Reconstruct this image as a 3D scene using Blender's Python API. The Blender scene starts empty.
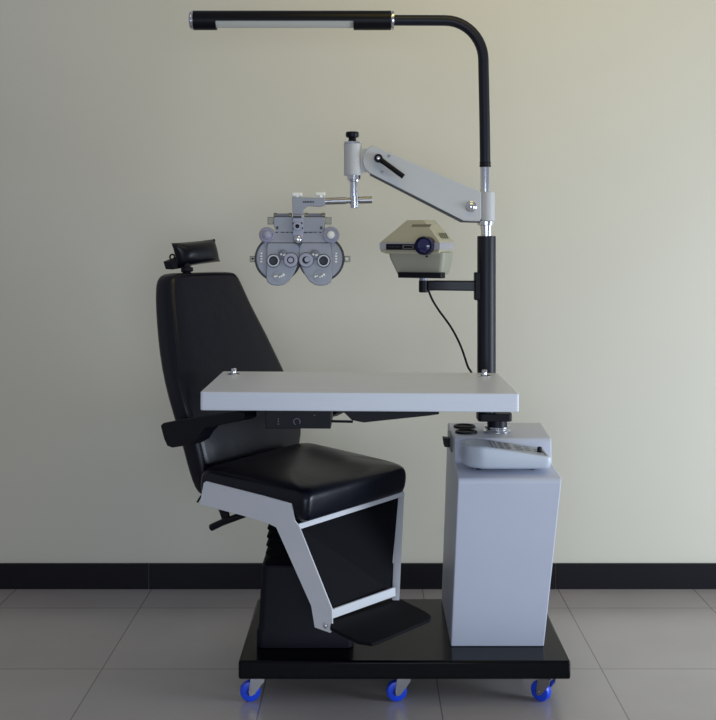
import bpy, bmesh, math, random
from mathutils import Vector, Matrix
random.seed(4)
PI = math.pi
sc = bpy.context.scene
col = sc.collection
H = 1.25          # eye height
FP = 1050.0       # focal length in pixels
VX, VY = 368.0, 240.0

# ------------------------------------------------------------------ materials
def lin(c):
    return tuple((v/255/12.92 if v/255 <= .04045 else ((v/255+.055)/1.055)**2.4) for v in c)

def mat(name, rgb, rough=.5, metal=0., bump=0., bscale=200., var=0., vscale=8., spec=.5, coat=0., stretch=None):
    m = bpy.data.materials.new(name); m.use_nodes = True
    nt = m.node_tree; b = nt.nodes['Principled BSDF']
    c = lin(rgb)
    b.inputs['Base Color'].default_value = (*c, 1)
    b.inputs['Roughness'].default_value = rough
    b.inputs['Metallic'].default_value = metal
    b.inputs['Specular IOR Level'].default_value = spec
    b.inputs['Coat Weight'].default_value = coat
    tc = nt.nodes.new('ShaderNodeTexCoord'); mp = nt.nodes.new('ShaderNodeMapping')
    nt.links.new(tc.outputs['Object'], mp.inputs['Vector'])
    if stretch: mp.inputs['Scale'].default_value = stretch
    n = nt.nodes.new('ShaderNodeTexNoise'); n.inputs['Scale'].default_value = vscale; n.inputs['Detail'].default_value = 4
    nt.links.new(mp.outputs['Vector'], n.inputs['Vector'])
    r = nt.nodes.new('ShaderNodeMixRGB'); r.blend_type = 'MIX'
    v = max(var, .03)
    r.inputs[1].default_value = (*[x*(1-v) for x in c], 1)
    r.inputs[2].default_value = (*[min(1, x*(1+v)) for x in c], 1)
    nt.links.new(n.outputs['Fac'], r.inputs[0]); nt.links.new(r.outputs[0], b.inputs['Base Color'])
    if bump:
        n2 = nt.nodes.new('ShaderNodeTexNoise'); n2.inputs['Scale'].default_value = bscale
        nt.links.new(mp.outputs['Vector'], n2.inputs['Vector'])
        bp = nt.nodes.new('ShaderNodeBump'); bp.inputs['Strength'].default_value = bump; bp.inputs['Distance'].default_value = .002
        nt.links.new(n2.outputs['Fac'], bp.inputs['Height']); nt.links.new(bp.outputs['Normal'], b.inputs['Normal'])
    return m

M = {
 'leather': mat('black_leather', (12,13,26), .30, bump=.55, bscale=16, spec=.32),
 'black': mat('black_plastic', (11,12,22), .5, spec=.25),
 'lampblack': mat('lamp_black', (7,7,16), .4, spec=.22),
 'pole': mat('black_pole', (13,15,30), .42, spec=.35),
 'board': mat('gloss_black_board', (5,6,10), .2, spec=.16),
 'cover': mat('pedestal_black', (11,12,24), .55, spec=.2),
 'panel': mat('panel_black', (11,11,18), .7, spec=.15),
 'bellows': mat('bellows_black', (9,9,13), .8, spec=.15),
 'white': mat('cabinet_white', (205,209,226), .42, var=.02),
 'console': mat('console_white', (206,213,226), .35),
 'consoletop': mat('console_label_grey', (176,182,196), .45),
 'table': mat('table_laminate', (224,228,238), .38, var=.05, vscale=6, stretch=(1.2,8,60)),
 'bracket': mat('white_painted_steel', (226,227,233), .45),
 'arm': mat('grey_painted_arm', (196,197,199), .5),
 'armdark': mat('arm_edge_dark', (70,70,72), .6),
 'chrome': mat('chrome', (225,226,232), .13, metal=1),
 'steel': mat('brushed_steel', (170,168,172), .3, metal=1),
 'phor': mat('phoropter_grey', (154,157,169), .42, var=.06, vscale=40),
 'phor2': mat('phoropter_light_grey', (165,166,184), .4),
 'phorm': mat('phoropter_mid_grey', (122,126,140), .45),
 'band': mat('trim_band_grey', (172,170,176), .35),
 'barrel': mat('navy_barrel', (14,14,50), .2),
 'lilac': mat('lilac_plastic', (160,157,178), .3),
 'phord': mat('phoropter_dark', (58,60,68), .5),
 'bronze': mat('bronze_steel', (128,124,112), .35, metal=.6),
 'knobw': mat('white_plastic', (245,245,240), .3),
 'beige': mat('beige_housing', (184,178,154), .5, var=.03),
 'beige2': mat('beige_lower_housing', (162,160,142), .5, var=.03),
 'beiged': mat('beige_slot', (120,117,98), .6),
 'blue': mat('blue_wheel', (26,74,228), .35),
 'hub': mat('blue_hub', (10,34,150), .4),
 'diff': mat('lamp_diffuser', (196,194,186), .4),
 'glassdark': mat('dark_glass', (70,75,82), .5, spec=.1),
 'phor3': mat('phoropter_pale_ring', (196,199,208), .35),
 'pupil': mat('pale_glass', (176,178,190), .2),
 'ink': mat('print_ink', (55,58,70), .6),
 'greyscr': mat('switch_grey', (120,122,128), .4),
}
lens = mat('navy_lens', (14,12,80), .06, coat=1.0); M['lens'] = lens

# ------------------------------------------------------------------ helpers
def P(px, py, Y):                      # point at depth Y that the photo shows at px, py
    return Vector(((px-VX)/FP*Y, Y, H-(py-VY)/FP*Y))

def link(name, bm, m, parent=None, bevel=0, seg=2, sub=0, sharp=40, smooth=True, kind=None, label=None):
    bmesh.ops.recalc_face_normals(bm, faces=bm.faces[:])
    if smooth:
        lim = math.radians(sharp)
        for f in bm.faces: f.smooth = True
        for e in bm.edges:
            if len(e.link_faces) == 2:
                e.smooth = e.calc_face_angle(0) < lim
    me = bpy.data.meshes.new(name); bm.to_mesh(me); bm.free()
    o = bpy.data.objects.new(name, me); col.objects.link(o)
    ms = m if isinstance(m, list) else [m]
    for x in ms: me.materials.append(M[x] if isinstance(x, str) else x)
    if bevel:
        md = o.modifiers.new('b', 'BEVEL'); md.width = bevel; md.segments = seg; md.limit_method = 'ANGLE'; md.angle_limit = math.radians(35)
        md.harden_normals = False
    if sub:
        md = o.modifiers.new('s', 'SUBSURF'); md.levels = sub; md.render_levels = sub
    if parent:
        o.parent = parent
        o.matrix_parent_inverse = world(parent).inverted()
    if kind: o['kind'] = kind
    if label: o['label'] = label
    return o

def world(o):
    m = Matrix.Translation(o.location) if o.type == 'EMPTY' else o.matrix_basis.copy()
    if o.parent: m = world(o.parent) @ o.matrix_parent_inverse @ m
    return m

def thing(name, label, cat, loc, group=None):
    o = bpy.data.objects.new(name, None); col.objects.link(o)
    o.location = loc; o.empty_display_size = .05
    o['label'] = label; o['category'] = cat
    if group: o['group'] = group
    return o

def poly(bm, pts, y0, y1, mi=0):
    """pts = (x,z) outline, extruded from depth y0 to y1"""
    a = [bm.verts.new((x, y0, z)) for x, z in pts]; b = [bm.verts.new((x, y1, z)) for x, z in pts]
    n = len(pts); fs = [bm.faces.new(a), bm.faces.new(b[::-1])]
    for i in range(n): fs.append(bm.faces.new((a[i], b[i], b[(i+1)%n], a[(i+1)%n])))
    for f in fs: f.material_index = mi
    return bm

def slab(bm, pts, off):
    """pts = 3D outline, thickened along vector off"""
    a = [bm.verts.new(p) for p in pts]; b = [bm.verts.new(Vector(p)+Vector(off)) for p in pts]
    n = len(pts); bm.faces.new(a); bm.faces.new(b[::-1])
    for i in range(n): bm.faces.new((a[i], b[i], b[(i+1)%n], a[(i+1)%n]))
    return bm

def box(bm, x0, x1, y0, y1, z0, z1, mi=0):
    return poly(bm, [(x0,z0),(x1,z0),(x1,z1),(x0,z1)], y0, y1, mi)

def frame_of(d):
    d = Vector(d).normalized()
    u = d.cross(Vector((0,0,1)))
    if u.length < 1e-4: u = Vector((1,0,0))
    u.normalize(); return u, u.cross(d).normalized()

def rings(bm, rr, cap=True, mi=0):
    vs = [[bm.verts.new(p) for p in r] for r in rr]
    n = len(rr[0])
    for i in range(len(vs)-1):
        for j in range(n):
            f = bm.faces.new((vs[i][j], vs[i][(j+1)%n], vs[i+1][(j+1)%n], vs[i+1][j])); f.material_index = mi
    if cap:
        bm.faces.new(vs[0][::-1]).material_index = mi; bm.faces.new(vs[-1]).material_index = mi
    return bm

def lathe(bm, base, axis, prof, n=28, mi=0):
    """prof = (distance along axis, radius)"""
    base = Vector(base); d = Vector(axis).normalized(); u, v = frame_of(d)
    rr = [[base+d*t+(u*math.cos(2*PI*k/n)+v*math.sin(2*PI*k/n))*max(r, 1e-4) for k in range(n)] for t, r in prof]
    return rings(bm, rr, True, mi)

def cyl(bm, a, b, r, r2=None, n=28, mi=0, ch=0.):
    a, b = Vector(a), Vector(b); L = (b-a).length; r2 = r if r2 is None else r2
    if ch: pr = [(0, r-ch), (ch, r), (L-ch, r2), (L, r2-ch)]
    else: pr = [(0, r), (L, r2)]
    return lathe(bm, a, b-a, pr, n, mi)

def ball(bm, c, r, n=20, sq=(1,1,1)):
    c = Vector(c); rr = []
    for i in range(1, n):
        t = PI*i/n
        rr.append([c+Vector((r*math.sin(t)*math.cos(2*PI*k/n)*sq[0], r*math.sin(t)*math.sin(2*PI*k/n)*sq[1], -r*math.cos(t)*sq[2])) for k in range(n)])
    return rings(bm, rr)

def tube(bm, pts, r, n=16):
    pts = [Vector(p) for p in pts]; rr = []
    up = None
    for i, p in enumerate(pts):
        d = (pts[min(i+1, len(pts)-1)]-pts[max(i-1, 0)]).normalized()
        if up is None: u, v = frame_of(d); up = v
        v = (up-d*up.dot(d)).normalized(); u = d.cross(v); up = v
        rad = r[i] if isinstance(r, (list, tuple)) else r
        rr.append([p+(u*math.cos(2*PI*k/n)+v*math.sin(2*PI*k/n))*rad for k in range(n)])
    return rings(bm, rr)

def smoothpath(pts, k=8):
    pts = [Vector(p) for p in pts]; out = []
    for i in range(len(pts)-1):
        p0, p1, p2, p3 = pts[max(i-1,0)], pts[i], pts[i+1], pts[min(i+2, len(pts)-1)]
        for j in range(k):
            t = j/k
            out.append(.5*((2*p1)+(p2-p0)*t+(2*p0-5*p1+4*p2-p3)*t*t+(3*p1-p0-3*p2+p3)*t**3))
    out.append(pts[-1]); return out

def rrect(a0, a1, b0, b1, r, n=6):
    r = min(r, (a1-a0)/2-1e-4, (b1-b0)/2-1e-4); out = []
    for cx, cy, s in ((a1-r, b1-r, 0), (a0+r, b1-r, 1), (a0+r, b0+r, 2), (a1-r, b0+r, 3)):
        for k in range(n+1):
            t = PI/2*(s+k/n); out.append((cx+r*math.cos(t), cy+r*math.sin(t)))
    return out

def roundpoly(pts, r, n=5):
    """fillet the corners of a 2D outline; r a number or one per corner"""
    out = []; N = len(pts)
    for i in range(N):
        ri = r[i] if isinstance(r, (list, tuple)) else r
        p = Vector(pts[i]); a = Vector(pts[i-1])-p; b = Vector(pts[(i+1)%N])-p
        if ri <= 0: out.append(tuple(p)); continue
        ang = a.angle(b); d = min(ri/math.tan(ang/2), a.length*.48, b.length*.48)
        s, e = p+a.normalized()*d, p+b.normalized()*d
        for k in range(n+1):
            t = k/n; out.append(tuple(s*(1-t)**2+p*2*t*(1-t)+e*t*t))
    return out

# ------------------------------------------------------------------ setting
def wall_material():
    m = mat('painted_wall', (216,211,196), .75, bump=.12, bscale=35, var=.03, vscale=1.6)
    return m
def floor_material():
    m = bpy.data.materials.new('polished_floor_tiles'); m.use_nodes = True; nt = m.node_tree; b = nt.nodes['Principled BSDF']
    N = nt.nodes.new; L = nt.links.new
    tc = N('ShaderNodeTexCoord'); mp = N('ShaderNodeMapping')
    mp.inputs['Location'].default_value = (-.68+.485*10, -3.567+.507*10, 0)
    L(tc.outputs['Object'], mp.inputs['Vector'])
    br = N('ShaderNodeTexBrick'); br.offset = 0; br.squash = 1
    br.inputs['Scale'].default_value = 1; br.inputs['Brick Width'].default_value = .485; br.inputs['Row Height'].default_value = .507
    br.inputs['Mortar Size'].default_value = .0022; br.inputs['Mortar Smooth'].default_value = .3
    br.inputs['Color1'].default_value = (*lin((186,178,175)), 1); br.inputs['Color2'].default_value = (*lin((181,173,171)), 1)
    br.inputs['Mortar'].default_value = (*lin((134,128,125)), 1)
    L(mp.outputs['Vector'], br.inputs['Vector'])
    n = N('ShaderNodeTexNoise'); n.inputs['Scale'].default_value = 3; n.inputs['Detail'].default_value = 6
    L(tc.outputs['Object'], n.inputs['Vector'])
    mx = N('ShaderNodeMixRGB'); mx.blend_type = 'MULTIPLY'; mx.inputs[0].default_value = .25
    L(br.outputs['Color'], mx.inputs[1]); L(n.outputs['Fac'], mx.inputs[2]); L(mx.outputs[0], b.inputs['Base Color'])
    b.inputs['Roughness'].default_value = .24
    b.inputs['Specular IOR Level'].default_value = 1.0
    return m
YW = 3.77
wm = wall_material()
bm = bmesh.new(); box(bm, -4, 4, YW, YW+.15, 0, 2.9); link('wall_back', bm, wm, kind='structure', smooth=False)
bm = bmesh.new(); box(bm, -4, 4, -3.2, YW+.15, -.1, 0); link('floor', bm, floor_material(), kind='structure', smooth=False)
bm = bmesh.new()
cuts = [-4.0, -3.2, -2.4, -1.58, -.785, .0, .672, 1.47, 2.27, 3.07, 4.0]
for i in range(len(cuts)-1):
    box(bm, cuts[i]+.0012, cuts[i+1]-.0012, YW-.012, YW-.0005, 0, .0905)
box(bm, -4, 4, YW-.009, YW-.0005, 0, .0895, 1)
bb = mat('baseboard_dark_tile', (19,17,23), .5, spec=.25, var=.1, vscale=5)
grout = mat('baseboard_grout', (110,106,104), .8)
link('baseboard_back', bm, [bb, grout], kind='structure', smooth=False)

# ------------------------------------------------------------------ wheeled platform
BX0, BX1, BY0, BY1, BZ0, BZ1 = -.346, .541, 2.80, 3.29, .077, .127
pf = thing('wheeled_platform', 'low glossy black wheeled platform board on the floor carrying chair and white cabinet', 'platform', (.1, 3.05, 0))
bm = bmesh.new(); box(bm, BX0, BX1, BY0, BY1, BZ0, BZ1); link('board', bm, 'board', pf, bevel=.006)
def caster(cx, cy, yaw):
    R = Matrix.Rotation(yaw, 4, 'Z'); T = Matrix.Translation((cx, cy, 0)) @ R
    W = .028
    bm = bmesh.new()
    # fork: two side cheeks, crown plate and swivel stem.  local +x trails away from the wheel
    for s in (-1, 1):
        pts = roundpoly([(.000,.070), (.038,.070), (.036,.056), (.010,.022), (-.003,.017), (-.005,.030)], .004, 3)
        y = s*.0145; poly(bm, pts, y-.001, y+.001)
    box(bm, .000, .038, -.0155, .0155, .068, .071)
    cyl(bm, (.019,0,.071), (.019,0,.0768), .012, n=20)
    cyl(bm, (0,-.018,W), (0,.018,W), .004, n=12)
    bm.transform(T)
    c = link('caster', bm, 'steel', pf)
    bm = bmesh.new()
    lathe(bm, (0,-.0115,W), (0,1,0), [(0,.010),(0,.022),(.002,.0265),(.006,W),(.017,W),(.021,.0265),(.023,.022),(.023,.010)], n=36)
    bm.transform(T); link('wheel', bm, 'blue', c, label='bright blue caster wheel')
    bm = bmesh.new(); cyl(bm, (0,-.0125,W), (0,.0125,W), .011, n=24, ch=.001); bm.transform(T); link('wheel_hub', bm, 'hub', c)
for px, yaw in ((250.5,.15), (396.5,.12), (541,-.75)):
    Y = 2.85; caster((px-VX)/FP*Y, Y, yaw)
for X in (-.29, .09, .47): caster(X, 3.22, .6)

# ------------------------------------------------------------------ examination chair
C = Vector((-.201, 3.052, 0)); F = Vector((.771,-.637,0)); E = Vector((.637,.771,0))
def W(a, b, z): return C+F*a+E*b+Vector((0,0,z))
def onb(px, py, b):                     # point of the chair's side plane b seen at px, py
    d = Vector(((px-VX)/FP, 1, -(py-VY)/FP)); o = Vector((0,0,H))
    t = (b-(o-C).dot(E))/d.dot(E); return o+d*t
ch = thing('examination_chair', 'black leather examination chair with headrest, white steel side bracket and footrest', 'chair', (-.175,3.05,.127))
def loft(rows, n=7, bm=None):
    bm = bm or bmesh.new()
    rings(bm, [[W(a, b, z) for a, b in rrect(a0, a1, b0, b1, r, n)] for (z, a0, a1, b0, b1, r) in rows]); return bm

# pedestal
def ploft(rows, n=5):
    bm = bmesh.new(); rings(bm, [[Vector((x, y, z)) for x, y in rrect(x0, x1, y0, y1, r, n)] for (z, x0, x1, y0, y1, r) in rows]); return bm
link('pedestal', ploft([(.1275,-.308,-.041,2.885,3.20,.02),(.17,-.308,-.041,2.885,3.20,.02),(.18,-.303,-.046,2.89,3.195,.02),(.345,-.295,-.055,2.90,3.19,.02),(.352,-.29,-.06,2.905,3.185,.02)]), 'cover', ch, bevel=.002)
rows = []; z = .352
for i in range(12):
    w = .011 if i % 2 else 0
    rows.append((z+i*.0115, -.288+w+i*.0008, -.062-w, 2.91+w, 3.18-w, .025))
link('bellows', ploft(rows), 'bellows', ch, sharp=20)
bm = loft([(.482,-.10,.13,-.14,.14,.02),(.505,-.15,.17,-.17,.17,.02)]); link('seat_base', bm, 'black', ch)

# seat cushion
rows = [(.505,-.16,.19,-.19,.19,.02),(.508,-.178,.215,-.206,.206,.02),(.514,-.186,.228,-.219,.219,.022),(.545,-.188,.233,-.222,.222,.022),(.572,-.188,.235,-.222,.222,.024),
        (.589,-.184,.232,-.219,.219,.026),(.600,-.172,.219,-.207,.207,.035),(.606,-.145,.19,-.178,.178,.06),(.611,-.105,.14,-.13,.13,.07),(.614,-.065,.09,-.08,.08,.06),(.615,-.03,.04,-.035,.035,.03)]
bm = loft(rows, 8)
for v in bm.verts:
    l = v.co-C; a, b = l.dot(F), l.dot(E)
    if v.co.z > .56: v.co.z += .013*min(1, max(0, (b+.2)/.4))*min(1, max(0, (.20-a)/.3)) - .004*(a > .15)
link('seat', bm, 'leather', ch, sub=1, sharp=180)
# backrest: loft of rounded sections
br = [ # z, a_front, thickness, b0, b1
 (.492,-.222,.035,-.130,.16),(.496,-.216,.055,-.150,.19),(.514,-.211,.072,-.164,.215),(.56,-.214,.080,-.176,.235),(.62,-.222,.086,-.184,.268),(.70,-.240,.088,-.196,.282),
 (.78,-.265,.088,-.208,.258),(.87,-.297,.090,-.206,.230),(.95,-.325,.090,-.196,.204),(1.04,-.360,.088,-.178,.172),(1.10,-.383,.082,-.165,.158),
 (1.126,-.391,.078,-.156,.149),(1.141,-.396,.070,-.143,.138),(1.148,-.404,.052,-.125,.120)]
bm = bmesh.new(); R = []
for z, af, th, b0, b1 in br:
    R.append([W(a, b, z) for a, b in rrect(af-th, af, b0, b1, min(.030, th*.42), 5)])
rings(bm, R)
back = link('backrest', bm, 'leather', ch, sub=1, sharp=180)
# raised front pad seam
def interp(z, k):
    for i in range(len(br)-1):
        if br[i][0] <= z <= br[i+1][0]:
            t = (z-br[i][0])/(br[i+1][0]-br[i][0]); return br[i][k]*(1-t)+br[i+1][k]*t
    return br[-1][k]
seam = []
zs = [.72+.02*i for i in range(20)]
for z in zs: seam.append(W(interp(z,1)-.0085, interp(z,3)+.013, z))
for t in [i/8 for i in range(1,8)]: seam.append(W(-.396, interp(1.12,3)*(1-t)+interp(1.12,4)*t, 1.13+.014*math.sin(PI*t)**.4))
for z in zs[::-1]: seam.append(W(interp(z,1)-.0085, interp(z,4)-.015, z))
bm = bmesh.new(); tube(bm, seam, .003, 8); link('piping', bm, 'black', back)

# headrest pillow
def ona(px, py, a):
    d = Vector(((px-VX)/FP, 1, -(py-VY)/FP)); o = Vector((0,0,H))
    t = (a-(o-C).dot(F))/d.dot(F); return o+d*t
c4 = [ona(171.2,243.2,-.45), ona(215,239,-.45), ona(220.3,261.5,-.45), ona(177.8,268.2,-.45)]
bm = bmesh.new(); NU, NV = 16, 10
def pil(u, v, s):
    p = (c4[0]*(1-u)+c4[1]*u)*(1-v)+(c4[3]*(1-u)+c4[2]*u)*v
    k = (1-abs(2*u-1)**3.2)*(1-abs(2*v-1)**2.6)
    cen = (c4[0]+c4[1]+c4[2]+c4[3])/4
    pin = 1-.05*(1-abs(2*u-1)**2)*abs(2*v-1) - .05*(1-abs(2*v-1)**2)*abs(2*u-1)
    p = cen+(p-cen)*pin
    return p+F*(.030*k**.6*s)
for s in (1, -1):
    g = [[bm.verts.new(pil(i/NU, j/NV, s)) for j in range(NV+1)] for i in range(NU+1)]
    for i in range(NU):
        for j in range(NV): bm.faces.new((g[i][j], g[i+1][j], g[i+1][j+1], g[i][j+1]))
bmesh.ops.remove_doubles(bm, verts=bm.verts[:], dist=1e-4)
hr = link('headrest', bm, 'leather', ch, sharp=120)
bm = bmesh.new()
cyl(bm, W(-.435,-.045,1.12), W(-.449,-.045,1.20), .0125, n=16); cyl(bm, W(-.438,-.045,1.150), W(-.440,-.045,1.163), .019, n=20)
slab(bm, [P(163,261.5,3.36), P(171,258.5,3.36), P(180,254,3.36), P(186,258,3.36), P(184,266.5,3.36), P(165.5,269.5,3.36)], F*.035+Vector((0,0,0)))
link('headrest_bracket', bm, 'black', hr, bevel=.002)
bm = bmesh.new(); cc = P(172.3,257.2,3.352)
tube(bm, [cc+Vector((math.cos(t*PI/8)*.0075, 0, math.sin(t*PI/8)*.009)) for t in range(17)], .0028, 8); link('clamp_loop', bm, 'black', hr)

# armrests: thick at the rear, thin at the front
apx = [(160.3,425.5),(163,423),(176,420.3),(201,416.5),(240,411.5),(243.5,412.5),(243.5,419),(240,420.8),(206,427.6),(201,433),(196,441),(188,445.2),(172,447.8),(167,446),(163.8,439)]
aloc = []
for x, y in apx:
    p = onb(x, y, -.285); aloc.append(((p-C).dot(F), p.z))
def armrest(b0, b1, dz):
    bm = bmesh.new()
    slab(bm, [W(a, b0, z+dz) for a, z in roundpoly(aloc, .005, 3)], E*(b1-b0))
    return link('armrest', bm, 'black', ch, bevel=.006, seg=3)
an = armrest(-.285,-.235,0)
bm = bmesh.new(); cyl(bm, W(-.25,-.24,.715), W(-.29,-.17,.715), .014, n=16); link('armrest_pivot', bm, 'black', an)
af = armrest(.300,.348,.0)
bm = bmesh.new(); cyl(bm, W(-.27,.23,.665), W(-.27,.305,.665), .014, n=16); link('armrest_pivot', bm, 'black', af)

# white side bracket and strut (near side) and its twin on the far side
NB_ = -.226
out = [(203.5,483),(206,481.2),(262,495.5),(291,503.5),(294.5,520.5),(299,526.5),(331.8,609),(332.5,629),(330,633),(314.5,627.5),(311,606),(276,527.5),(268,523.5),(240,515),(199.5,504.5)]
pp = [onb(x, y, NB_) for x, y in out]
bm = bmesh.new(); slab(bm, pp, E*.004); link('side_bracket', bm, 'bracket', ch, bevel=.0008, seg=1)
bm = bmesh.new()
far = [(-.235,.505),(-.235,.545),(.10,.535),(.20,.515),(.215,.50),(.20,.455),(-.235,.46)]
slab(bm, [W(a, .222, z) for a, z in far], E*.004); link('side_bracket', bm, 'bracket', ch, bevel=.0008, seg=1)
bm = bmesh.new(); q = onb(325.5,625.5,NB_-.001)
lathe(bm, q, -E, [(0,.0075),(.002,.0075),(.004,.006),(.006,.003)], n=18); link('bolt', bm, 'chrome', ch, label='round chrome bolt at the foot of the white bracket')

# footrest frame (front)
NT = onb(302.5,524,NB_); RT = P(404,493.5,3.085); NBt = onb(331,613,NB_); RB = P(397.5,592.5,2.845)
def strip(bm, a0, a1, b0, b1, th):
    slab(bm, [a0, a1, b1, b0], th)
th = -F*.006
bm = bmesh.new()
strip(bm, onb(297,524.5,NB_+.005), P(404.5,491.3,RT.y-.012), onb(299.5,529.5,NB_+.005), P(404.5,496,RT.y-.012), th)
link('footrest_rail', bm, 'bracket', ch, bevel=.0008, seg=1)
bm = bmesh.new()
strip(bm, P(397.5,494.5,RT.y), P(404.5,492.5,RT.y), P(393.5,600.5,RB.y-.004), P(399.5,600.5,RB.y-.004), th); link('footrest_post', bm, 'bracket', ch, bevel=.0008, seg=1)
bm = bmesh.new()
strip(bm, onb(327,611.5,NB_+.005), P(395.5,587.3,RB.y), onb(328,620.5,NB_+.005), P(395.8,596,RB.y), th); link('footrest_rail', bm, 'bracket', ch, bevel=.0008, seg=1)
bm = bmesh.new()
slab(bm, [onb(298,526,NB_+.008), P(401,493,RT.y)-F*.008, P(396.5,592,RB.y)-F*.022, onb(330,613,NB_+.022)], -F*.008); link('footrest_panel', bm, 'panel', ch)
def zpt(px, py, z): Y = (H-z)*FP/(py-VY); return Vector(((px-VX)/FP*Y, Y, z))
bm = bmesh.new()
fp = [zpt(330,627,.275), zpt(332,618,.275), zpt(396,596.5,.275), zpt(426,611.5,.275), zpt(431.5,616,.275), zpt(430,619,.275), zpt(380,640.5,.275), zpt(372,643,.275), zpt(358,641,.275)]
slab(bm, fp, (0,0,-.009)); link('footplate', bm, 'panel', ch, bevel=.002)
# height lever
bm = bmesh.new(); tube(bm, [onb(211.5,527.5,-.21), onb(222,522.5,-.205), onb(248,513,-.19), onb(262,508,-.17)], [.010,.0095,.009,.009], 12)
lv = link('adjustment_lever', bm, 'black', ch)
bm = bmesh.new(); slab(bm, [onb(218,508,-.205), onb(227,509,-.205), onb(229,520,-.205), onb(222,520,-.205)], E*.006); link('lever_pawl', bm, 'black', lv)
bm = bmesh.new(); tube(bm, [onb(197.5,502,-.20), onb(201,496,-.20)], .003, 8); link('release_pin', bm, 'black', ch)

# ------------------------------------------------------------------ white control cabinet
cb = thing('control_cabinet', 'tall white control cabinet with a stepped top standing on the black platform', 'cabinet', (.37,3.08,.127))
prof = roundpoly([(2.900,.1275),(2.842,.604),(3.006,.612),(3.012,.682),(3.27,.682),(3.27,.1275)], [.004,.014,.012,.014,.01,.004], 4)
def lx(z): return .229+(z-.127)/.48*.015 if z < .607 else .248
def rx(z):
    t = max(0, min(1, (z-.127)/.48)); return .486+.040*(.55*t+.45*t**3)
bm = bmesh.new()
zs = [.127+.0303*i for i in range(0, 20)]
# side walls: outline in (Y,z), x by height
L0 = [bm.verts.new((lx(z), y, z)) for y, z in prof]; L1 = [bm.verts.new((rx(z)+(.012 if y > 3.2 else 0), y, z)) for y, z in prof]
bm.faces.new(L0); bm.faces.new(L1[::-1])
for i in range(len(prof)): bm.faces.new((L0[i], L1[i], L1[(i+1)%len(prof)], L0[(i+1)%len(prof)]))
link('cabinet_body', bm, 'white', cb, bevel=.012, seg=4, sharp=50)
# two round black wells in the top
for i, (x, y) in enumerate(((464.5,425.6),(466.2,431))):
    c = zpt(x, y+1.5, .6825); r = 11*c.y/FP
    bm = bmesh.new(); lathe(bm, c, (0,0,1), [(0,r),(.003,r),(.006,r*.94),(.006,r*.78),(.002,r*.70),(.001,r*.2)], n=32)
    link('round_holder', bm, 'black', cb)
# side switch
bm = bmesh.new(); box(bm, .2425, .249, 3.09, 3.185, .625, .672); pl = link('switch_plate', bm, 'greyscr', cb, bevel=.002)
bm = bmesh.new(); poly(bm, roundpoly([(.2433,.635),(.2433,.660),(.222,.663),(.226,.637)], .003, 3), 3.11, 3.145); link('rocker_switch', bm, 'black', cb, bevel=.0015)

# ------------------------------------------------------------------ control console
cs = thing('control_console', 'white teardrop control console with printed keys on the ledge of the white cabinet', 'console', (.38,2.93,.612))
Zb = .6215
def cons_top(x): 
    t = max(0, min(1, (x-.31)/(.502-.31))); return .6835-.028*t**1.1
pts = []
y0, y1, x0, x1 = 2.872, 3.0, .2625, .503
xc = x0+.062; yc = (y0+y1)/2; ry = (y1-y0)/2
for k in range(17):
    t = PI/2+PI*k/16; pts.append((xc+.062*math.cos(t), yc+ry*math.sin(t)))
for x in (.36,.40,.44,.48): pts.append((x, y0))
pts += [(x1-.012,y0),(x1-.004,y0+.003),(x1,y0+.012),(x1,y1-.012),(x1-.004,y1-.003),(x1-.012,y1)]
for x in (.48,.44,.40,.36): pts.append((x, y1))
cxy = (.385, yc)
def sc2(p, k, dx=0): return (cxy[0]+(p[0]-cxy[0])*(1-k/.12), cxy[1]+(p[1]-cxy[1])*(1-k/.064))
bm = bmesh.new()
R = []
for k, f, zb in ((.012,0,0),(.005,.0,.003),(.001,0,.010),(0,0,.018)): R.append([Vector((*sc2(p,k), Zb+zb)) for p in pts])
for k, dz in ((0,-.006),(.001,-.002),(.005,0)): R.append([Vector((*sc2(p,k), cons_top(p[0])+dz)) for p in pts])
rings(bm, R); link('console_body', bm, 'console', cs, sharp=50)
bm = bmesh.new()
R = [[Vector((*sc2(p,.006), cons_top(p[0])+dz)) for p in pts] for dz in (-.001,.0006)]
rings(bm, R); kp = link('key_panel', bm, 'consoletop', cs)
# printed marks
bm = bmesh.new()
def mark(xa, xb, ya, yb, sk=0):
    a = [(xa+sk, ya), (xb+sk, ya), (xb-sk, yb), (xa-sk, yb)]
    rings(bm, [[Vector((x, y, cons_top(x)+d)) for x, y in a] for d in (.0005,.0011)])
mark(.3425,.3445,2.886,2.986)
mark(.3545,.3565,2.886,2.984); mark(.3455,.3545,2.982,2.984)
for r, y in enumerate((2.90,2.918,2.936,2.954,2.972)):
    mark(.364,.378-.002*(r%2),y,y+.005); mark(.383,.398,y,y+.004)
for r, y in enumerate((2.912,2.936,2.96)):
    mark(.410,.432,y,y+.004); mark(.438,.454,y+.008,y+.011)
mark(.462,.476,2.925,2.928); mark(.462,.476,2.95,2.953)
mark(.488,.490,2.886,2.978)
link('printed_marks', bm, 'ink', kp, smooth=False)
bm = bmesh.new(); lathe(bm, (.478,2.925,cons_top(.478)), (0,0,1), [(0,.0085),(.002,.0085),(.003,.007),(.013,.0065),(.0145,.005)], n=20); link('dial_knob', bm, 'black', cs)
for x in (.31,.46):
    for y in (2.935,2.975):
        bm = bmesh.new(); cyl(bm, (x,y,.6105), (x,y,Zb+.004), .008, n=12); link('rubber_foot', bm, 'black', cs)

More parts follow.
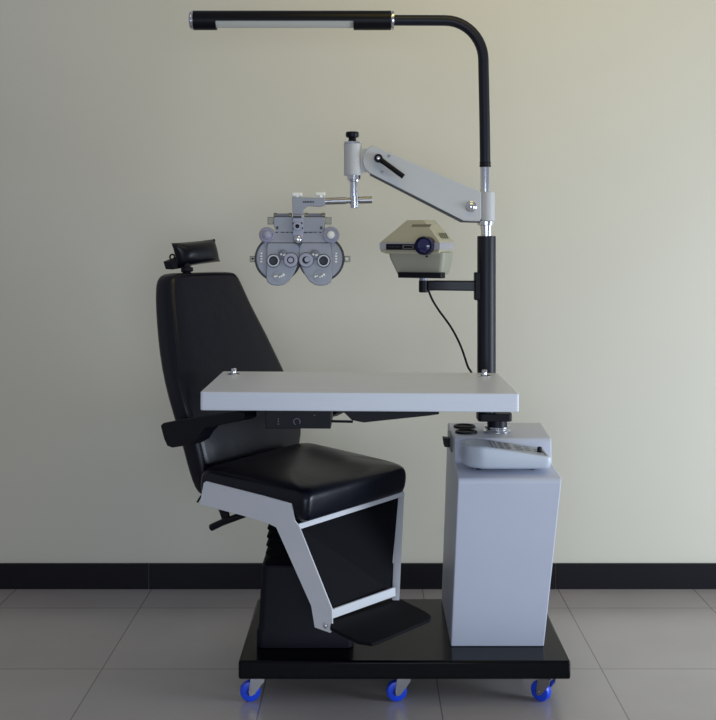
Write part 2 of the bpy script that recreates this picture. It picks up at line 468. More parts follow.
# ------------------------------------------------------------------ equipment stand (main pole)
YP = 3.11
def Z(py, Y=YP): return H-(py-VY)/FP*Y
def X(px, Y=YP): return (px-VX)/FP*Y
st = thing('equipment_stand', 'thick black upright pole rising behind the table from the white cabinet top', 'pole', (X(497.5),YP,.683))
xp = X(486.5)
bm = bmesh.new(); lathe(bm, (X(497.2),YP,.683), (0,0,1), [(0,.041),(.004,.041),(.006,.034),(.010,.034),(.012,.037),(.017,.037),(.018,.03)], n=32); link('base_collar', bm, 'chrome', st)
bm = bmesh.new(); cyl(bm, (X(497.2),YP,.70), (X(497.2),YP,.718), .0295, n=32); link('neck', bm, 'pole', st)
bm = bmesh.new(); x0, x1 = X(477.3), X(511)
rings(bm, [[Vector((x, y, z)) for x, y in rrect(x0, x1, YP-.03, YP+.045, .012, 5)] for z in (.7165,.7395)]); link('offset_clamp', bm, 'black', st, bevel=.0015)
bm = bmesh.new(); cyl(bm, (xp,YP,.7395), (xp,YP,Z(236)), .0275, n=40, ch=.0015); link('lower_pole', bm, 'pole', st)
bm = bmesh.new(); lathe(bm, (X(486.3),YP,Z(236)), (0,0,1), [(0,.0165),(.02,.0165),(.02,.018),(Z(225.5)-Z(236),.018)], n=32); 
link('chrome_neck', bm, 'chrome', st)
bm = bmesh.new(); cyl(bm, (X(485.8),YP,Z(225.5)), (X(485.8),YP,Z(221.2)), .0258, n=36, ch=.0015); link('chrome_flange', bm, 'chrome', st)
bm = bmesh.new(); cyl(bm, (X(485.3),YP,Z(192)), (X(485.2),YP,Z(167)), .0150, n=32); link('chrome_tube', bm, 'chrome', st)
# projector bracket
bm = bmesh.new(); zc = Z(285.5)
box(bm, X(474.2), xp-.012, YP-.018, YP+.018, Z(300), Z(272.3)); pbp = link('bracket_plate', bm, 'black', st, bevel=.003)
bm = bmesh.new()
Yb = 3.06
R = []
for px, zt, zb, y, hw in ((426,279.8,289.6,3.045,.013),(434,279.6,289.4,3.05,.013),(448,280.0,289.9,3.07,.013),(462,280.4,290.4,3.09,.013),(476,280.7,290.9,YP,.013)):
    c = X(px)
    R.append([Vector((c, y-hw, Z(zt))), Vector((c, y+hw, Z(zt))), Vector((c, y+hw, Z(zb))), Vector((c, y-hw, Z(zb)))])
rings(bm, R); link('bracket_arm', bm, 'black', st, bevel=.004, seg=3)
bm = bmesh.new(); cyl(bm, (X(422.3),3.045,Z(291.3)), (X(422.3),3.045,Z(279.4)), .0135, n=28, ch=.002); link('bracket_socket', bm, 'black', st)

# ------------------------------------------------------------------ overhead lamp
lp = thing('overhead_lamp', 'black tubular overhead lamp on a curved black arm above everything', 'lamp', (X(485),YP,Z(167)))
pathpx = [(485.2,167.2),(485,150),(484.6,120),(484,90),(483.6,72)]
path = [(X(a),YP,Z(b)) for a, b in pathpx]
cxp, czp = 445.0, 60.5
for k in range(0, 13):
    t = PI/2*k/12; path.append((X(cxp+38.4*math.cos(t)), YP, Z(czp-40.0*math.sin(t))))
path += [(X(430),YP,Z(20.4)), (X(391),YP,Z(20.3))]
bm = bmesh.new(); tube(bm, path, [.0158]*5+[.0158]*15, 28); link('lamp_arm', bm, 'pole', lp)
bm = bmesh.new()
for y in (166.6,163.8): lathe(bm, (X(485.2),YP,Z(y)), (0,0,1), [(0,.0164),(.0012,.0172),(.004,.0172),(.005,.0164)], n=28)
link('arm_ferrule', bm, 'lampblack', lp)
zc = Z(20.4); R_ = .0286
bm = bmesh.new()
cyl(bm, (X(194),YP,zc), (X(216.5),YP,zc), R_, n=48); cyl(bm, (X(353.6),YP,zc), (X(391),YP,zc), R_, n=48)
n = 30; a0 = -math.radians(14); a1 = PI+math.radians(14)
rr = []
for x in (X(216.5)-.0005, X(353.6)+.0005):
    o_ = [Vector((x, YP+R_*math.cos(a0+(a1-a0)*k/n), zc+R_*math.sin(a0+(a1-a0)*k/n))) for k in range(n+1)]
    i_ = [Vector((x, YP+(R_-.003)*math.cos(a0+(a1-a0)*k/n), zc+(R_-.003)*math.sin(a0+(a1-a0)*k/n))) for k in range(n, -1, -1)]
    rr.append(o_+i_)
rings(bm, rr); link('lamp_housing', bm, 'lampblack', lp, sharp=30)
bm = bmesh.new(); rr = []
rd = .0245
for x in (X(216.5)+.0004, X(353.6)-.0004):
    rr.append([Vector((x, YP+rd*math.cos(t), zc+rd*math.sin(t)*.92)) for t in [PI*1.0+PI*k/20 for k in range(21)]])
rings(bm, rr); link('lamp_diffuser', bm, 'diff', lp, sharp=30, label='pale strip diffuser in the cut-out under the lamp')
for a, b in ((189.5,194),(389.5,394)):
    bm = bmesh.new(); lathe(bm, (X(a),YP,zc), (1,0,0), [(0,.021),(.002,.026),(.004,.0275),(.006,.0255),(.008,.029),(X(b)-X(a)-.0005,.029)], n=40); link('end_cap', bm, 'chrome', lp)

# ------------------------------------------------------------------ instrument arm
ia = thing('instrument_support', 'light grey slanted instrument arm with black lever, clamped to the pole', 'support arm', (X(487.5),YP,Z(221)))
bm = bmesh.new(); cyl(bm, (X(487.3),YP,Z(221)), (X(487.3),YP,Z(192)), .0222, n=36, ch=.0015); link('pole_sleeve', bm, 'arm', ia)
def prx(pts, Y=YP): return [(X(a,Y), Z(b,Y)) for a, b in pts]
armo = [(373.5,145),(479,191.5),(480.5,193),(480.5,220),(477,221.5),(462,221)]
end = []
cxa, cya, ra = 378.5, 160.5, 15.8
arc = [(cxa+ra*math.cos(t), cya-ra*math.sin(t)) for t in [math.radians(112+ (252-112)*k/10) for k in range(11)]]
outl = prx([(480.5,193),(480.5,219),(478,221.3),(463,221)][::-1] + arc[::-1]) if False else prx(arc+[(463,221),(478,221.3),(480.5,219),(480.5,192.3)])
bm = bmesh.new(); poly(bm, outl, YP-.022, YP+.022); link('arm_plate', bm, 'arm', ia, bevel=.002, seg=2)
bm = bmesh.new()
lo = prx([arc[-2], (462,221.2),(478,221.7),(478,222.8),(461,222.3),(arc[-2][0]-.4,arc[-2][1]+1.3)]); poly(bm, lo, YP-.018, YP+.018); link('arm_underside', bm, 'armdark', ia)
bm = bmesh.new(); lathe(bm, (X(470.3),YP-.022,Z(206.8)), (0,-1,0), [(0,.0165),(.002,.0165),(.003,.0145),(.004,.0125),(.006,.0125),(.009,.010),(.012,.005)], n=30); link('pivot_bolt', bm, 'chrome', ia)
for a, b in ((389,156.8),(382,172.8)):
    bm = bmesh.new(); lathe(bm, (X(a),YP-.022,Z(b)), (0,-1,0), [(0,.0045),(.001,.0045),(.002,.002)], n=14); link('screw', bm, 'steel', ia)
bm = bmesh.new(); lathe(bm, (X(378.3),YP-.022,Z(159)), (0,-1,0), [(0,.0125),(.012,.0125),(.016,.010),(.017,.006)], n=24)
tube(bm, [(X(378.3),YP-.030,Z(159)), (X(386),YP-.038,Z(164.8)), (X(403),YP-.042,Z(177.5))], [.0085,.0075,.0075], 14)
lv = link('clamp_lever', bm, 'lampblack', ia)
bm = bmesh.new(); lathe(bm, (X(378.3),YP-.0392,Z(159)), (0,-1,0), [(0,.0055),(.001,.0055),(.002,.003)], n=16); link('lever_screw', bm, 'chrome', lv)
xq = X(352.8)
bm = bmesh.new(); cyl(bm, (xq,YP,Z(175.5)), (xq,YP,Z(143.5)), .0262, n=40, ch=.0015)
box(bm, X(358), X(367), YP-.012, YP+.012, Z(172), Z(149)); link('end_sleeve', bm, 'arm', ia)
bm = bmesh.new(); cyl(bm, (xq,YP,Z(144)), (xq,YP,Z(141.8)), .0275, n=40, ch=.001); link('sleeve_ring', bm, 'chrome', ia)
bm = bmesh.new(); lathe(bm, (X(352.3),YP,Z(142)), (0,0,1), [(0,.012),(.012,.011),(.014,.018),(.018,.0195),(.028,.0195),(.030,.017)], n=12); link('top_knob', bm, 'lampblack', ia)
bm = bmesh.new(); lathe(bm, (X(354),YP,Z(196)), (0,0,1), [(0,.0125),(.035,.0125),(Z(182)-Z(196),.0125),(Z(181.5)-Z(196),.0165),(Z(180)-Z(196),.0175),(Z(179.5)-Z(196),.021),(Z(175.5)-Z(196),.021)], n=32); link('chrome_spindle', bm, 'chrome', ia)
bm = bmesh.new(); lathe(bm, (X(354.7),YP,Z(208.5)), (0,0,1), [(0,.010),(.002,.0135),(.006,.0135),(.007,.0115),(.009,.0115),(.010,.0140),(Z(196)-Z(208.5),.0140)], n=32); link('rod_clamp', bm, 'chrome', ia)

# ------------------------------------------------------------------ phoropter (centre plane YP)
ph = thing('phoropter', 'grey phoropter head with twin round lens discs hanging from the horizontal rod', 'phoropter', (X(354.7),YP,Z(201.3)))
def c3(x, y): return 245+x/5.114, 180+y/5.114
def q3(x, y): a, b = c3(x, y); return (X(a), Z(b))
bm = bmesh.new(); cyl(bm, (X(320),YP,Z(201.4)), (X(346.3),YP,Z(200.6)), .0105, n=24); cyl(bm, (X(359.4),YP,Z(200.2)), (X(372),YP,Z(199.8)), .0105, n=24)
cyl(bm, (X(346),YP,Z(200.6)), (X(360),YP,Z(200.2)), .0085, n=20)
link('mounting_rod', bm, 'steel', ph)
bm = bmesh.new()
L_ = roundpoly([q3(243,88), q3(408,92), q3(410,130), q3(385,137), q3(318,134), q3(301,150), q3(300,178), q3(245,178)], .003, 3)
poly(bm, L_, YP-.014, YP+.014); hb = link('hanging_bracket', bm, 'phor', ph, bevel=.002)
bm = bmesh.new()
x = 298
for w in (9,10,8,7,8,9,8):
    a = q3(x, 109); b = q3(x+w-2.5, 117); box(bm, a[0], b[0], YP-.0148, YP-.0138, b[1], a[1]); x += w
link('printed_name', bm, 'ink', hb, smooth=False)
for a, b, y0_, y1_ in ((241,293,86,63),(361,411,83,61)):
    bm = bmesh.new(); A = q3(a, y0_); B = q3(b, y1_)
    cyl(bm, (A[0],YP-.004,(A[1]+B[1])/2), (B[0],YP-.004,(A[1]+B[1])/2), (B[1]-A[1])/2, n=20, ch=.002)
    cyl(bm, ((A[0]+B[0])/2,YP-.004,A[1]-.004), ((A[0]+B[0])/2,YP-.004,A[1]+.004), .006, n=14)
    link('white_thumbscrew', bm, 'knobw', ph, label='white thumbscrew on top of the phoropter bracket')
# cross body
bm = bmesh.new()
poly(bm, roundpoly([q3(150,190), q3(404,190), q3(410,240), q3(402,268), q3(165,268), q3(150,236)], .003, 3), YP-.022, YP+.02); link('cross_body', bm, 'phor', ph, bevel=.002)
for a, b in ((160,262),(303,392)):
    bm = bmesh.new()
    k = a
    while k < b:
        p = q3(k, 266); r = q3(min(k+random.choice((12,18,9)), b), 270.5); box(bm, p[0], r[0], YP-.0230, YP-.0215, r[1], p[1]); k += 26
    link('scale_marks', bm, 'phord', ph, smooth=False)
for (a, b, c_, d) in ((163,174,238,252),(386,398,238,252)):
    bm = bmesh.new(); p = q3(a, c_); r = q3(b, d); box(bm, p[0], r[0], YP-.0230, YP-.0215, r[1], p[1]); link('index_mark', bm, 'phord', ph)
for s, (a, b) in enumerate(((148,240),(305,410))):
    A = q3(a, 181); B = q3(b, 181)
    bm = bmesh.new(); cyl(bm, (A[0],YP-.006,A[1]), (B[0],YP-.006,B[1]), .0058, n=20)
    L2 = (B[0]-A[0])
    link('level_tube', bm, 'phorm', ph)
    for t in (.0,.83):
        bm = bmesh.new(); cyl(bm, (A[0]+L2*t,YP-.006,A[1]), (A[0]+L2*(t+.17),YP-.006,A[1]), .0075, n=20, ch=.001)
        link('tube_collar', bm, 'bronze', ph)
for a, b in ((117,150),(412,443)):
    bm = bmesh.new(); p = q3(a,190); r = q3(b,227); box(bm, p[0], r[0], YP-.012, YP+.006, r[1], p[1]); link('side_adjuster', bm, 'bronze', ph, bevel=.0015)
# centre column
bm = bmesh.new(); poly(bm, roundpoly([q3(247,178), q3(300,178), q3(302,270), q3(296,322), q3(254,322), q3(248,270)], .004, 3), YP-.030, YP-.018); link('centre_column', bm, 'phor2', ph, bevel=.002)
bm = bmesh.new(); p = q3(250,184); r = q3(292,196); box(bm, p[0], r[0], YP-.0312, YP-.029, r[1], p[1]); link('level_window', bm, 'phord', ph)
bm = bmesh.new(); c = q3(272,237); lathe(bm, (c[0],YP-.03,c[1]), (0,-1,0), [(0,.0135),(.004,.0135),(.006,.012),(.006,.0068)], n=28); kn = link('centre_dial', bm, 'phor2', ph)
bm = bmesh.new(); lathe(bm, (c[0],YP-.0355,c[1]), (0,-1,0), [(0,.0060),(.002,.0060),(.003,.004)], n=16); link('dial_centre', bm, 'lampblack', kn)
bm = bmesh.new()
for (a, b) in ((250,224),(293,222),(251,248),(295,246)):
    p = q3(a, b); lathe(bm, (p[0],YP-.03,p[1]), (0,-1,0), [(0,.0032),(.002,.003)], n=10)
link('dial_screws', bm, 'phord', ph)
bm = bmesh.new(); c = q3(275,303); lathe(bm, (c[0],YP-.03,c[1]), (0,-1,0), [(0,.0125),(.006,.0125),(.010,.0105),(.013,.006),(.0135,.002)], n=26); link('chrome_knob', bm, 'chrome', ph)
bm = bmesh.new(); c = q3(275,309); lathe(bm, (c[0],YP-.0295,c[1]), (0,-1,0), [(0,.0125),(.004,.0125)], n=26); link('knob_seat', bm, 'phord', ph)
# twin lens batteries
for s, cx_, nm in ((-1,168,'left'), (1,391,'right')):
    rr_ = 118/5.114*YP/FP
    c = q3(cx_, 402)
    bm = bmesh.new(); lathe(bm, (c[0],YP+.022,c[1]), (0,-1,0), [(0,rr_-.004),(.002,rr_),(.028,rr_),(.030,rr_-.002)], n=64)
    d = link('lens_disc', bm, 'phord', ph)
    bm = bmesh.new(); lathe(bm, (c[0],YP-.0075,c[1]), (0,-1,0), [(0,rr_-.006),(.010,rr_-.0065),(.0125,rr_-.009)], n=64); link('disc_face', bm, 'phor', d)
    # front cover: fan of shape reaching from the cross body down to a rounded lobe
    def mx(x): return x if s < 0 else 558-x      # mirrored about the bridge
    fan = [(118,322),(268,322),(279,345),(279,395),(268,440),(250,480),(226,515),(200,533),(172,538),(140,534),(120,520),(113,500),(114,440),(112,400)]
    fan = [(mx(a), b) for a, b in fan]
    if s > 0: fan = fan[::-1]
    gx = sum(a for a, b in fan)/len(fan); gy = sum(b for a, b in fan)/len(fan)
    bm = bmesh.new(); poly(bm, roundpoly([q3(gx+(a-gx)*1.025, gy+(b-gy)*1.02) for a, b in fan], .004, 3), YP-.0222, YP-.013); link('cover_outline', bm, 'phorm', d)  # slightly larger darker plate, added to outline the front cover
    bm = bmesh.new(); poly(bm, roundpoly([q3(a, b) for a, b in fan], .004, 3), YP-.0248, YP-.012); link('front_cover', bm, 'phor', d, bevel=.0025, seg=3)
    # upper shoulder joining knobs and cross body
    sh = [(100,262),(262,270),(278,300),(278,345),(110,345),(96,310)]
    sh = [(mx(a), b) for a, b in sh]
    if s > 0: sh = sh[::-1]
    bm = bmesh.new(); poly(bm, roundpoly([q3(a, b) for a, b in sh], .004, 3), YP-.0222, YP+.01); link('shoulder', bm, 'phor', ph, bevel=.002)
    # big corner knob
    kx = 115 if s < 0 else 441; kr = (40 if s < 0 else 43)/5.114*YP/FP
    c = q3(kx, 281)
    bm = bmesh.new(); lathe(bm, (c[0],YP+.004,c[1]), (0,-1,0), [(0,kr*.9),(.002,kr),(.026,kr),(.030,kr*.93),(.031,kr*.80),(.029,kr*.74),(.029,kr*.62),(.034,kr*.52),(.035,kr*.2)], n=40)
    kk = link('cylinder_knob', bm, 'lilac' if s < 0 else 'phor2', ph)
    bm = bmesh.new(); lathe(bm, (c[0],YP-.0305,c[1]), (0,-1,0), [(0,kr*.45),(.004,kr*.42),(.006,kr*.3),(.007,kr*.1)], n=24); link('knob_cap', bm, 'knobw' if s > 0 else 'phor2', kk)
    # sight aperture
    ax = 150 if s < 0 else 404; c = q3(ax, 412)
    r0 = 31/5.114*YP/FP
    bm = bmesh.new(); lathe(bm, (c[0],YP-.023,c[1]), (0,-1,0), [(0,r0*1.13),(.0028,r0*1.13)], n=40); link('aperture_outline', bm, 'phord', ph)  # dark disc added behind the aperture ring as a dark outline
    bm = bmesh.new()
    lathe(bm, (c[0],YP-.023,c[1]), (0,-1,0), [(0,r0),(.008,r0),(.011,r0*.94),(.011,r0*.76),(.003,r0*.72)], n=40); ap = link('aperture_ring', bm, 'phor3', ph)
    bm = bmesh.new(); lathe(bm, (c[0],YP-.0255,c[1]), (0,-1,0), [(0,r0*.76),(.003,r0*.74),(.0035,r0*.70)], n=32); link('aperture_glass', bm, 'lampblack', ap)
    bm = bmesh.new(); lathe(bm, (c[0],YP-.0289,c[1]), (0,-1,0), [(0,r0*.62),(.0008,r0*.60)], n=32); link('aperture_lens', bm, 'glassdark', ap)
    # auxiliary dial
    ax = 238 if s < 0 else 315; c = q3(ax, 408); r0 = 36/5.114*YP/FP
    bm = bmesh.new(); lathe(bm, (c[0],YP-.023,c[1]), (0,-1,0), [(0,r0*1.07),(.0034,r0*1.07)], n=40); link('dial_outline', bm, 'phord', ph)  # wider dark disc under the dial, added to give it a dark rim
    bm = bmesh.new(); lathe(bm, (c[0],YP-.023,c[1]), (0,-1,0), [(0,r0),(.010,r0),(.014,r0*.92),(.015,r0*.6),(.014,r0*.5)], n=40); ad = link('auxiliary_dial', bm, 'phor2', ph)
    bm = bmesh.new()
    lathe(bm, (c[0],YP-.0372,c[1]), (0,-1,0), [(0,r0*.50),(.0016,r0*.48)], n=28); link('dial_ring', bm, 'lampblack', ad)
    bm = bmesh.new()
    off = 0 if s < 0 else r0*.16
    lathe(bm, (c[0]+off,YP-.0388,c[1]+off*.4), (0,-1,0), [(0,r0*.36),(.0014,r0*.33)], n=28); link('dial_pointer', bm, 'phor2', ad)
    # small turning knob between
    ax = 198 if s < 0 else 360; c = q3(ax, 382)
    bm = bmesh.new(); lathe(bm, (c[0],YP-.023,c[1]), (0,-1,0), [(0,.0155),(.005,.0155),(.006,.013),(.009,.009)], n=28); tk = link('turret', bm, 'phorm', ph)
    bm = bmesh.new()
    for dx in (-9, 5, 10): 
        p = q3(ax+dx, 380+(dx%3)*2); ball(bm, (p[0],YP-.0315,p[1]), .0032, 8)
    link('turret_pins', bm, 'knobw', tk)
    # link bar between dials
    bm = bmesh.new(); p = q3(min(150,238) if s < 0 else 315, 385); r = q3(238 if s < 0 else 404, 395)
    box(bm, p[0], r[0], YP-.027, YP-.022, r[1]-.002, p[1]); link('link_bar', bm, 'phor2', ph, bevel=.001)
    # scale window (bright numerals) in the lobe and vertical scale at the side
    ax = 178 if s < 0 else 383; bm = bmesh.new(); c = q3(ax, 490)
    lathe(bm, (c[0],YP-.0235,c[1]), (0,-1,0), [(0,.019),(.002,.018),(.0025,.014)], n=30); bl = link('lobe_dial', bm, 'phor', ph)
    bm = bmesh.new()
    for dx, dy, rr in ((-22,4,.0035),(-12,2,.0028),(2,6,.003),(12,2,.0036),(21,-5,.0042)):
        p = q3(ax+dx, 488+dy); ball(bm, (p[0],YP-.0285,p[1]), rr, 8)
    link('lobe_pins', bm, 'knobw', bl)
    ax = 88 if s < 0 else 468
    bm = bmesh.new()
    for k in range(4):
        p = q3(ax, 375+k*14); box(bm, p[0]-.0025-.001*(k%2), p[0]+.0025, YP-.0208, YP-.0195, p[1]-.0022, p[1]+.0022)
    link('scale_window', bm, 'knobw', d, smooth=False)
    # side latch
    ax = (25,52) if s < 0 else (508,538); p = q3(ax[0], 388); r = q3(ax[1], 420)
    bm = bmesh.new(); box(bm, p[0], r[0], YP-.006, YP+.010, r[1], p[1]); lt = link('side_latch', bm, 'bronze', ph, bevel=.0015)
    bm = bmesh.new(); cyl(bm, ((p[0]+r[0])/2-.001*s,YP-.0055,(p[1]+r[1])/2+.001), ((p[0]+r[0])/2-.001*s,YP-.0085,(p[1]+r[1])/2+.001), .0032, n=12); link('latch_pin', bm, 'lampblack' if s < 0 else 'knobw', lt)
# bridge bar
bm = bmesh.new(); p = q3(262,322); r = q3(296,345); box(bm, p[0], r[0], YP-.016, YP+.012, r[1], p[1]); link('bridge', bm, 'phorm', ph)

# ------------------------------------------------------------------ chart projector
YJ = 3.0
cp = thing('chart_projector', 'beige chart projector with blue lens sitting on the black pole bracket', 'projector', (X(422.3),3.045,Z(279.4)))
def c4p(x, y): return 375+x/7.955, 212+y/7.955
yaw = math.radians(-24)
o0 = P(415,252,YJ)                        # front face centre
U = Vector((math.cos(yaw), math.sin(yaw)*-1*-1, 0)); U = Vector((math.cos(yaw), -math.sin(yaw)*-1, 0))
U = Vector((math.cos(math.radians(24)), -math.sin(math.radians(24)), 0))      # front-face width direction (right end nearer)
D = Vector((math.sin(math.radians(24)), math.cos(math.radians(24)), 0))       # depth direction, away from the camera
def fp_(x, y, d=0.):                     # point of the plane d behind the front face seen at crop x,y
    a, b = c4p(x, y); r = Vector(((a-VX)/FP, 1, -(b-VY)/FP)); o = Vector((0,0,H))
    t = ((o0+D*d)-o).dot(D)/r.dot(D); return o+r*t
def loc(x, y): v = fp_(x, y); return ((v-o0).dot(U), v.z-o0.z)
def pt(u, w, d): return o0+U*u+Vector((0,0,w))+D*d
fl = [loc(42,232), loc(240,64), loc(462,60), loc(512,238), loc(520,330), loc(100,336), loc(42,318)]
# front outline (lower part full size, top leaning back)
uL, uR = loc(42,240)[0], loc(512,240)[0]; cu = (uL+uR)/2; hw = (uR-uL)/2
zt = loc(350,62)[1]; zm = loc(300,238)[1]; zb = loc(300,333)[1]
base = [(-hw,zm),(-hw*.62,zm+(zt-zm)*.52),(-hw*.30,zt),(hw*.30,zt),(hw*.66,zm+(zt-zm)*.5),(hw,zm),(hw,zb+.004),(hw*.93,zb),(-hw*.80,zb),(-hw,zb+.006)]
bm = bmesh.new(); R = []
def setb(w): return .045*max(0, (w-zm)/(zt-zm))
for d, k in ((0,1),(.03,1.0),(.125,1.0),(.155,.86),(.17,.66)):
    R.append([pt(cu+u*k, zm+(w-zm)*(k if w > zm else 1-(1-k)*.5), d+setb(w)*(1-d/.165)) for u, w in base])
rings(bm, R); pj = link('projector_housing', bm, 'beige', cp, bevel=.006, seg=4, sharp=50)
# lower housing
zl = loc(300,478)[1]; uA, uB = loc(92,335)[0], loc(530,335)[0]; uC, uD = loc(140,478)[0], loc(520,478)[0]
bm = bmesh.new(); R = []
for w, a, b, d0, d1 in ((zb+.004,uA,uB+.004,.008,.095),(zb-.012,uA+.003,uB+.003,.008,.095),(zl+.006,uC,uD,.012,.090),(zl-.008,uC+.006,uD-.004,.014,.085)):
    R.append([pt(u, w, d) for u, d in rrect(a, b, d0, d1, .012, 4)])
rings(bm, R); link('lower_housing', bm, 'beige2', cp, sharp=50)
bm = bmesh.new(); u0, u1 = loc(180,500)[0], loc(528,500)[0]; w0, w1 = loc(300,525)[1], loc(300,480)[1]
R = [[pt(u, w, d) for u, d in rrect(u0, u1, .0, .035, .004, 3)] for w in (w0, w1)]
rings(bm, R); link('base_plate', bm, 'lampblack', cp, bevel=.001)
# feet + post
bm = bmesh.new(); q = Vector((X(422.3),3.045,0)); cyl(bm, (q.x,q.y,Z(279.5)), (q.x,q.y,o0.z+w0+.002), .012, n=20); link('swivel_post', bm, 'lilac', cp)
# lens
bm = bmesh.new(); lc = loc(405,268); r0 = 75/7.955*2.97/FP; b0_ = pt(lc[0], lc[1], .012)
lathe(bm, b0_, -D, [(0,r0),(.030,r0),(.034,r0*.98),(.035,r0*.93),(.030,r0*.90)], n=48); lb = link('lens_barrel', bm, 'barrel', cp)
bm = bmesh.new(); lathe(bm, b0_-D*.024, -D, [(0,r0*.92),(.004,r0*.90),(.008,r0*.74),(.0115,r0*.4),(.0125,r0*.08)], n=40); link('lens_glass', bm, 'lens', lb, sharp=70, label='dark blue round lens glass')
# trim band, display panel, window, dot, slot
bm = bmesh.new()
def plate(bm, x0, y0, x1, y1, d, t): 
    A = loc(x0, y0); B = loc(x1, y1)
    slab(bm, [pt(A[0],A[1],d), pt(B[0],A[1],d), pt(B[0],B[1],d), pt(A[0],B[1],d)], D*t)
bm = bmesh.new()
bl_, bh_ = loc(300,298)[1], loc(300,243)[1]
R = []
for w in (bl_, bh_):
    R.append([pt(cu+u, w, d) for u, d in ((-hw-.0015,.06),(-hw-.0015,-.0015),(hw+.0015,-.0015),(hw+.0015,.118),(hw,.118),(hw,0),(-hw,0),(-hw,.06))])
rings(bm, R); link('trim_band', bm, 'band', cp, sharp=30)
bm = bmesh.new(); plate(bm, 92,254,325,301,-.004,.004); dp = link('display_panel', bm, 'lampblack', cp, bevel=.0006, seg=1)
bm = bmesh.new()
for a in ((225,264,310,268),(225,288,310,292),(225,264,231,292),(304,264,310,292)): plate(bm, *a, -.0048, .0008)
link('display_frame', bm, 'greyscr', dp, smooth=False)
bm = bmesh.new()
for k in range(7): plate(bm, 112+k*14, 271, 121+k*14, 276+(k%3)*3, -.0046, .0006)
link('display_text', bm, 'ink', dp, smooth=False)
bm = bmesh.new(); a = loc(407,354); lathe(bm, pt(a[0],a[1],.0085), -D, [(0,.0026),(.006,.0026)], n=12); link('indicator', bm, 'lampblack', cp)
bm = bmesh.new()
sa = loc(262,108); sb = loc(402,108)
for k in range(1):
    w = sa[1]; dd = setb(w)-.0012
    slab(bm, [pt(sa[0],w+.004,setb(w+.004)-.0008), pt(sb[0]+.004,w+.004,setb(w+.004)-.0008), pt(sb[0]+.002,w-.003,setb(w-.003)-.0008), pt(sa[0]-.002,w-.003,setb(w-.003)-.0008)], D*.004)
link('top_slot', bm, 'beiged', cp, smooth=False)
bm = bmesh.new()
for k in range(4):
    u = cu+hw*.90; slab(bm, [pt(u-.010,zm+.026,.045+k*.016), pt(u-.010,zm+.026,.052+k*.016), pt(u-.0015,zm+.010,.052+k*.016), pt(u-.0015,zm+.010,.045+k*.016)], U*.004)
link('side_vents', bm, 'beiged', cp, smooth=False)

# ------------------------------------------------------------------ cable
kpts = [(421,279.5,3.10),(426,286,3.115),(428.5,290.5,3.115),(432.5,300,3.12),(439,310.5,3.125),(446,320,3.13),(451.5,328,3.135),(457,338,3.14),(461.5,348,3.145),(465,358,3.15),(468,367,3.15),(472,374,3.15),(476,390,3.14)]
kp3 = [P(a, b, y) for a, b, y in kpts]
kp3[0] = Vector((X(424,3.10),3.10,Z(278.4,3.10)))
cb_ = bmesh.new(); tube(cb_, smoothpath(kp3, 6), .0033, 10)
o = link('power_cable', cb_, 'lampblack'); o['label'] = 'thin black cable drooping from the projector down behind the table'; o['category'] = 'cable'

# ------------------------------------------------------------------ instrument table
tb = thing('instrument_table', 'white rectangular instrument table top across the middle with black brackets beneath', 'table', (.0,2.87,.818))
bm = bmesh.new(); TX0, TX1 = (200-VX)/FP*2.66, (519.3-VX)/FP*2.66
pts = roundpoly([(TX0,2.66),(TX1,2.66),(TX1-.002,3.079),(TX0,3.079)], [.008,.008,.008,.008], 3)
rings(bm, [[Vector((x, y, z)) for x, y in pts] for z in (.8185,.8655)]); link('tabletop', bm, 'table', tb, bevel=.0025)
for px in (484.3, 233.6):
    c = zpt(px, 374.3, .8658)
    bm = bmesh.new(); lathe(bm, c, (0,0,1), [(0,.0185),(.0015,.0185),(.003,.012),(.004,.0075),(.016,.0075),(.018,.006)], n=24); link('chrome_stud', bm, 'chrome', tb)
# support arm to pole with clamp ring
bm = bmesh.new(); box(bm, .318, .385, 2.90, 3.075, .782, .8183); 
lathe(bm, (xp,YP,.765), (0,0,1), [(0,.0279),(0,.040),(.05,.040),(.05,.0279)], n=32); link('pole_clamp', bm, 'black', tb)
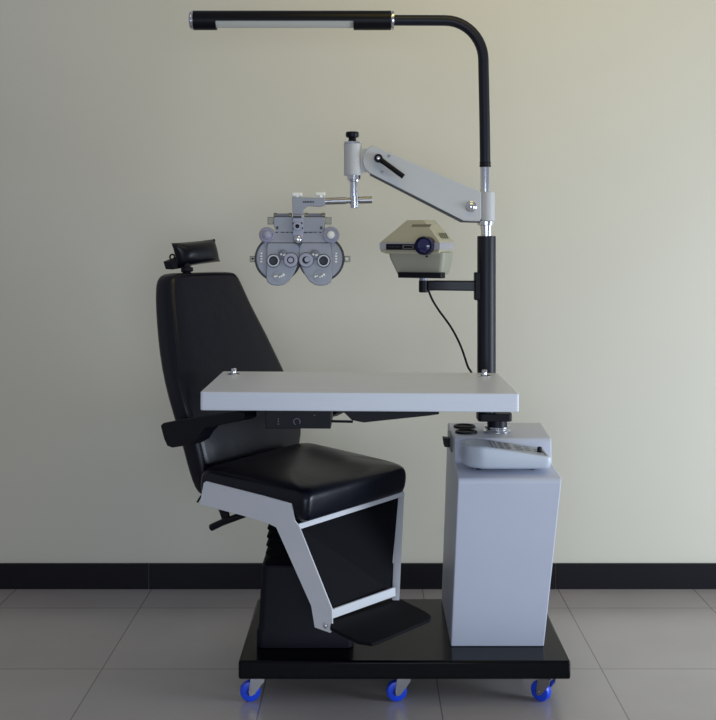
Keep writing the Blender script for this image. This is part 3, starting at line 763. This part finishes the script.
# control box under the table
Yc = 2.76
bm = bmesh.new(); x0, x1 = (265.5-VX)/FP*Yc, (331-VX)/FP*Yc
box(bm, x0, x1, Yc, 2.92, H-(428-VY)/FP*Yc, .8183); kb = link('switch_box', bm, 'black', tb, bevel=.002)
bm = bmesh.new(); c = P(297,421,Yc); 
tube(bm, [c+Vector((math.cos(t*PI/10)*.0085, -.0006, math.sin(t*PI/10)*.0085)) for t in range(-2,15)], .0009, 6); link('dial_mark', bm, 'greyscr', kb)
bm = bmesh.new()
for q in ((278.3,418.5),(278.3,421),(278.3,423.5),(314.5,414.5)):
    bm = bmesh.new(); ball(bm, P(*q,Yc-.0005), .0017, 8); link('indicator_dot', bm, 'greyscr', kb)
bm = bmesh.new(); cyl(bm, P(330,420.4,2.80), P(353,420.7,2.80), .0035, n=12); link('link_rod', bm, 'black', tb)
bm = bmesh.new(); Yd = 2.80
pr = [P(334,410,Yd),P(352,419.3,Yd),P(364,421.6,Yd),P(374,420.4,Yd),P(430,414.2,Yd),P(439,412.8,Yd),P(440,409.5,Yd)]
zt_ = .8183
pr = [Vector((pr[0].x, Yd, zt_))]+pr[1:-1]+[Vector((pr[-1].x, Yd, zt_))]
slab(bm, pr, (0,.10,0)); link('wedge_bracket', bm, 'black', tb, bevel=.001)

tb.rotation_euler = (0,.006,0); tb.location.z -= .0028

# ------------------------------------------------------------------ camera
cam = bpy.data.cameras.new('camera'); co = bpy.data.objects.new('camera', cam); col.objects.link(co)
co.location = (0,0,H); co.rotation_euler = (PI/2,0,0)
cam.sensor_width = 36; cam.sensor_fit = 'AUTO'; cam.lens = FP*36/720
cam.shift_x = -(VX-358)/720; cam.shift_y = -(360-VY)/720
cam.clip_start = .05
sc.camera = co

# ------------------------------------------------------------------ light
w = bpy.data.worlds.new('world'); sc.world = w; w.use_nodes = True
bg = w.node_tree.nodes['Background']; bg.inputs['Color'].default_value = (.80,.86,1.0,1); bg.inputs['Strength'].default_value = .30
def area(name, loc, target, size, sy, power, colr):
    l = bpy.data.lights.new(name, 'AREA'); l.shape = 'RECTANGLE'; l.size = size; l.size_y = sy; l.energy = power; l.color = colr
    o = bpy.data.objects.new(name, l); col.objects.link(o); o.location = loc
    o.rotation_euler = (Vector(target)-Vector(loc)).to_track_quat('-Z','Y').to_euler(); return o
area('window_light', (3.4,2.0,.75), (.4,3.5,.2), 1.4, 1.1, 76, (.76,.88,1.0))
area('room_light', (.2,-1.8,.9), (-.3,3.4,.2), 2.6, 1.3, 43, (.74,.87,1.0))
area('ceiling_light', (.6,2.4,2.8), (.6,3.7,1.7), 1.6, .5, 7, (1.0,.76,.14))
sc.view_settings.view_transform = 'Standard'
sc.view_settings.look = 'None'
sc.view_settings.exposure = 0
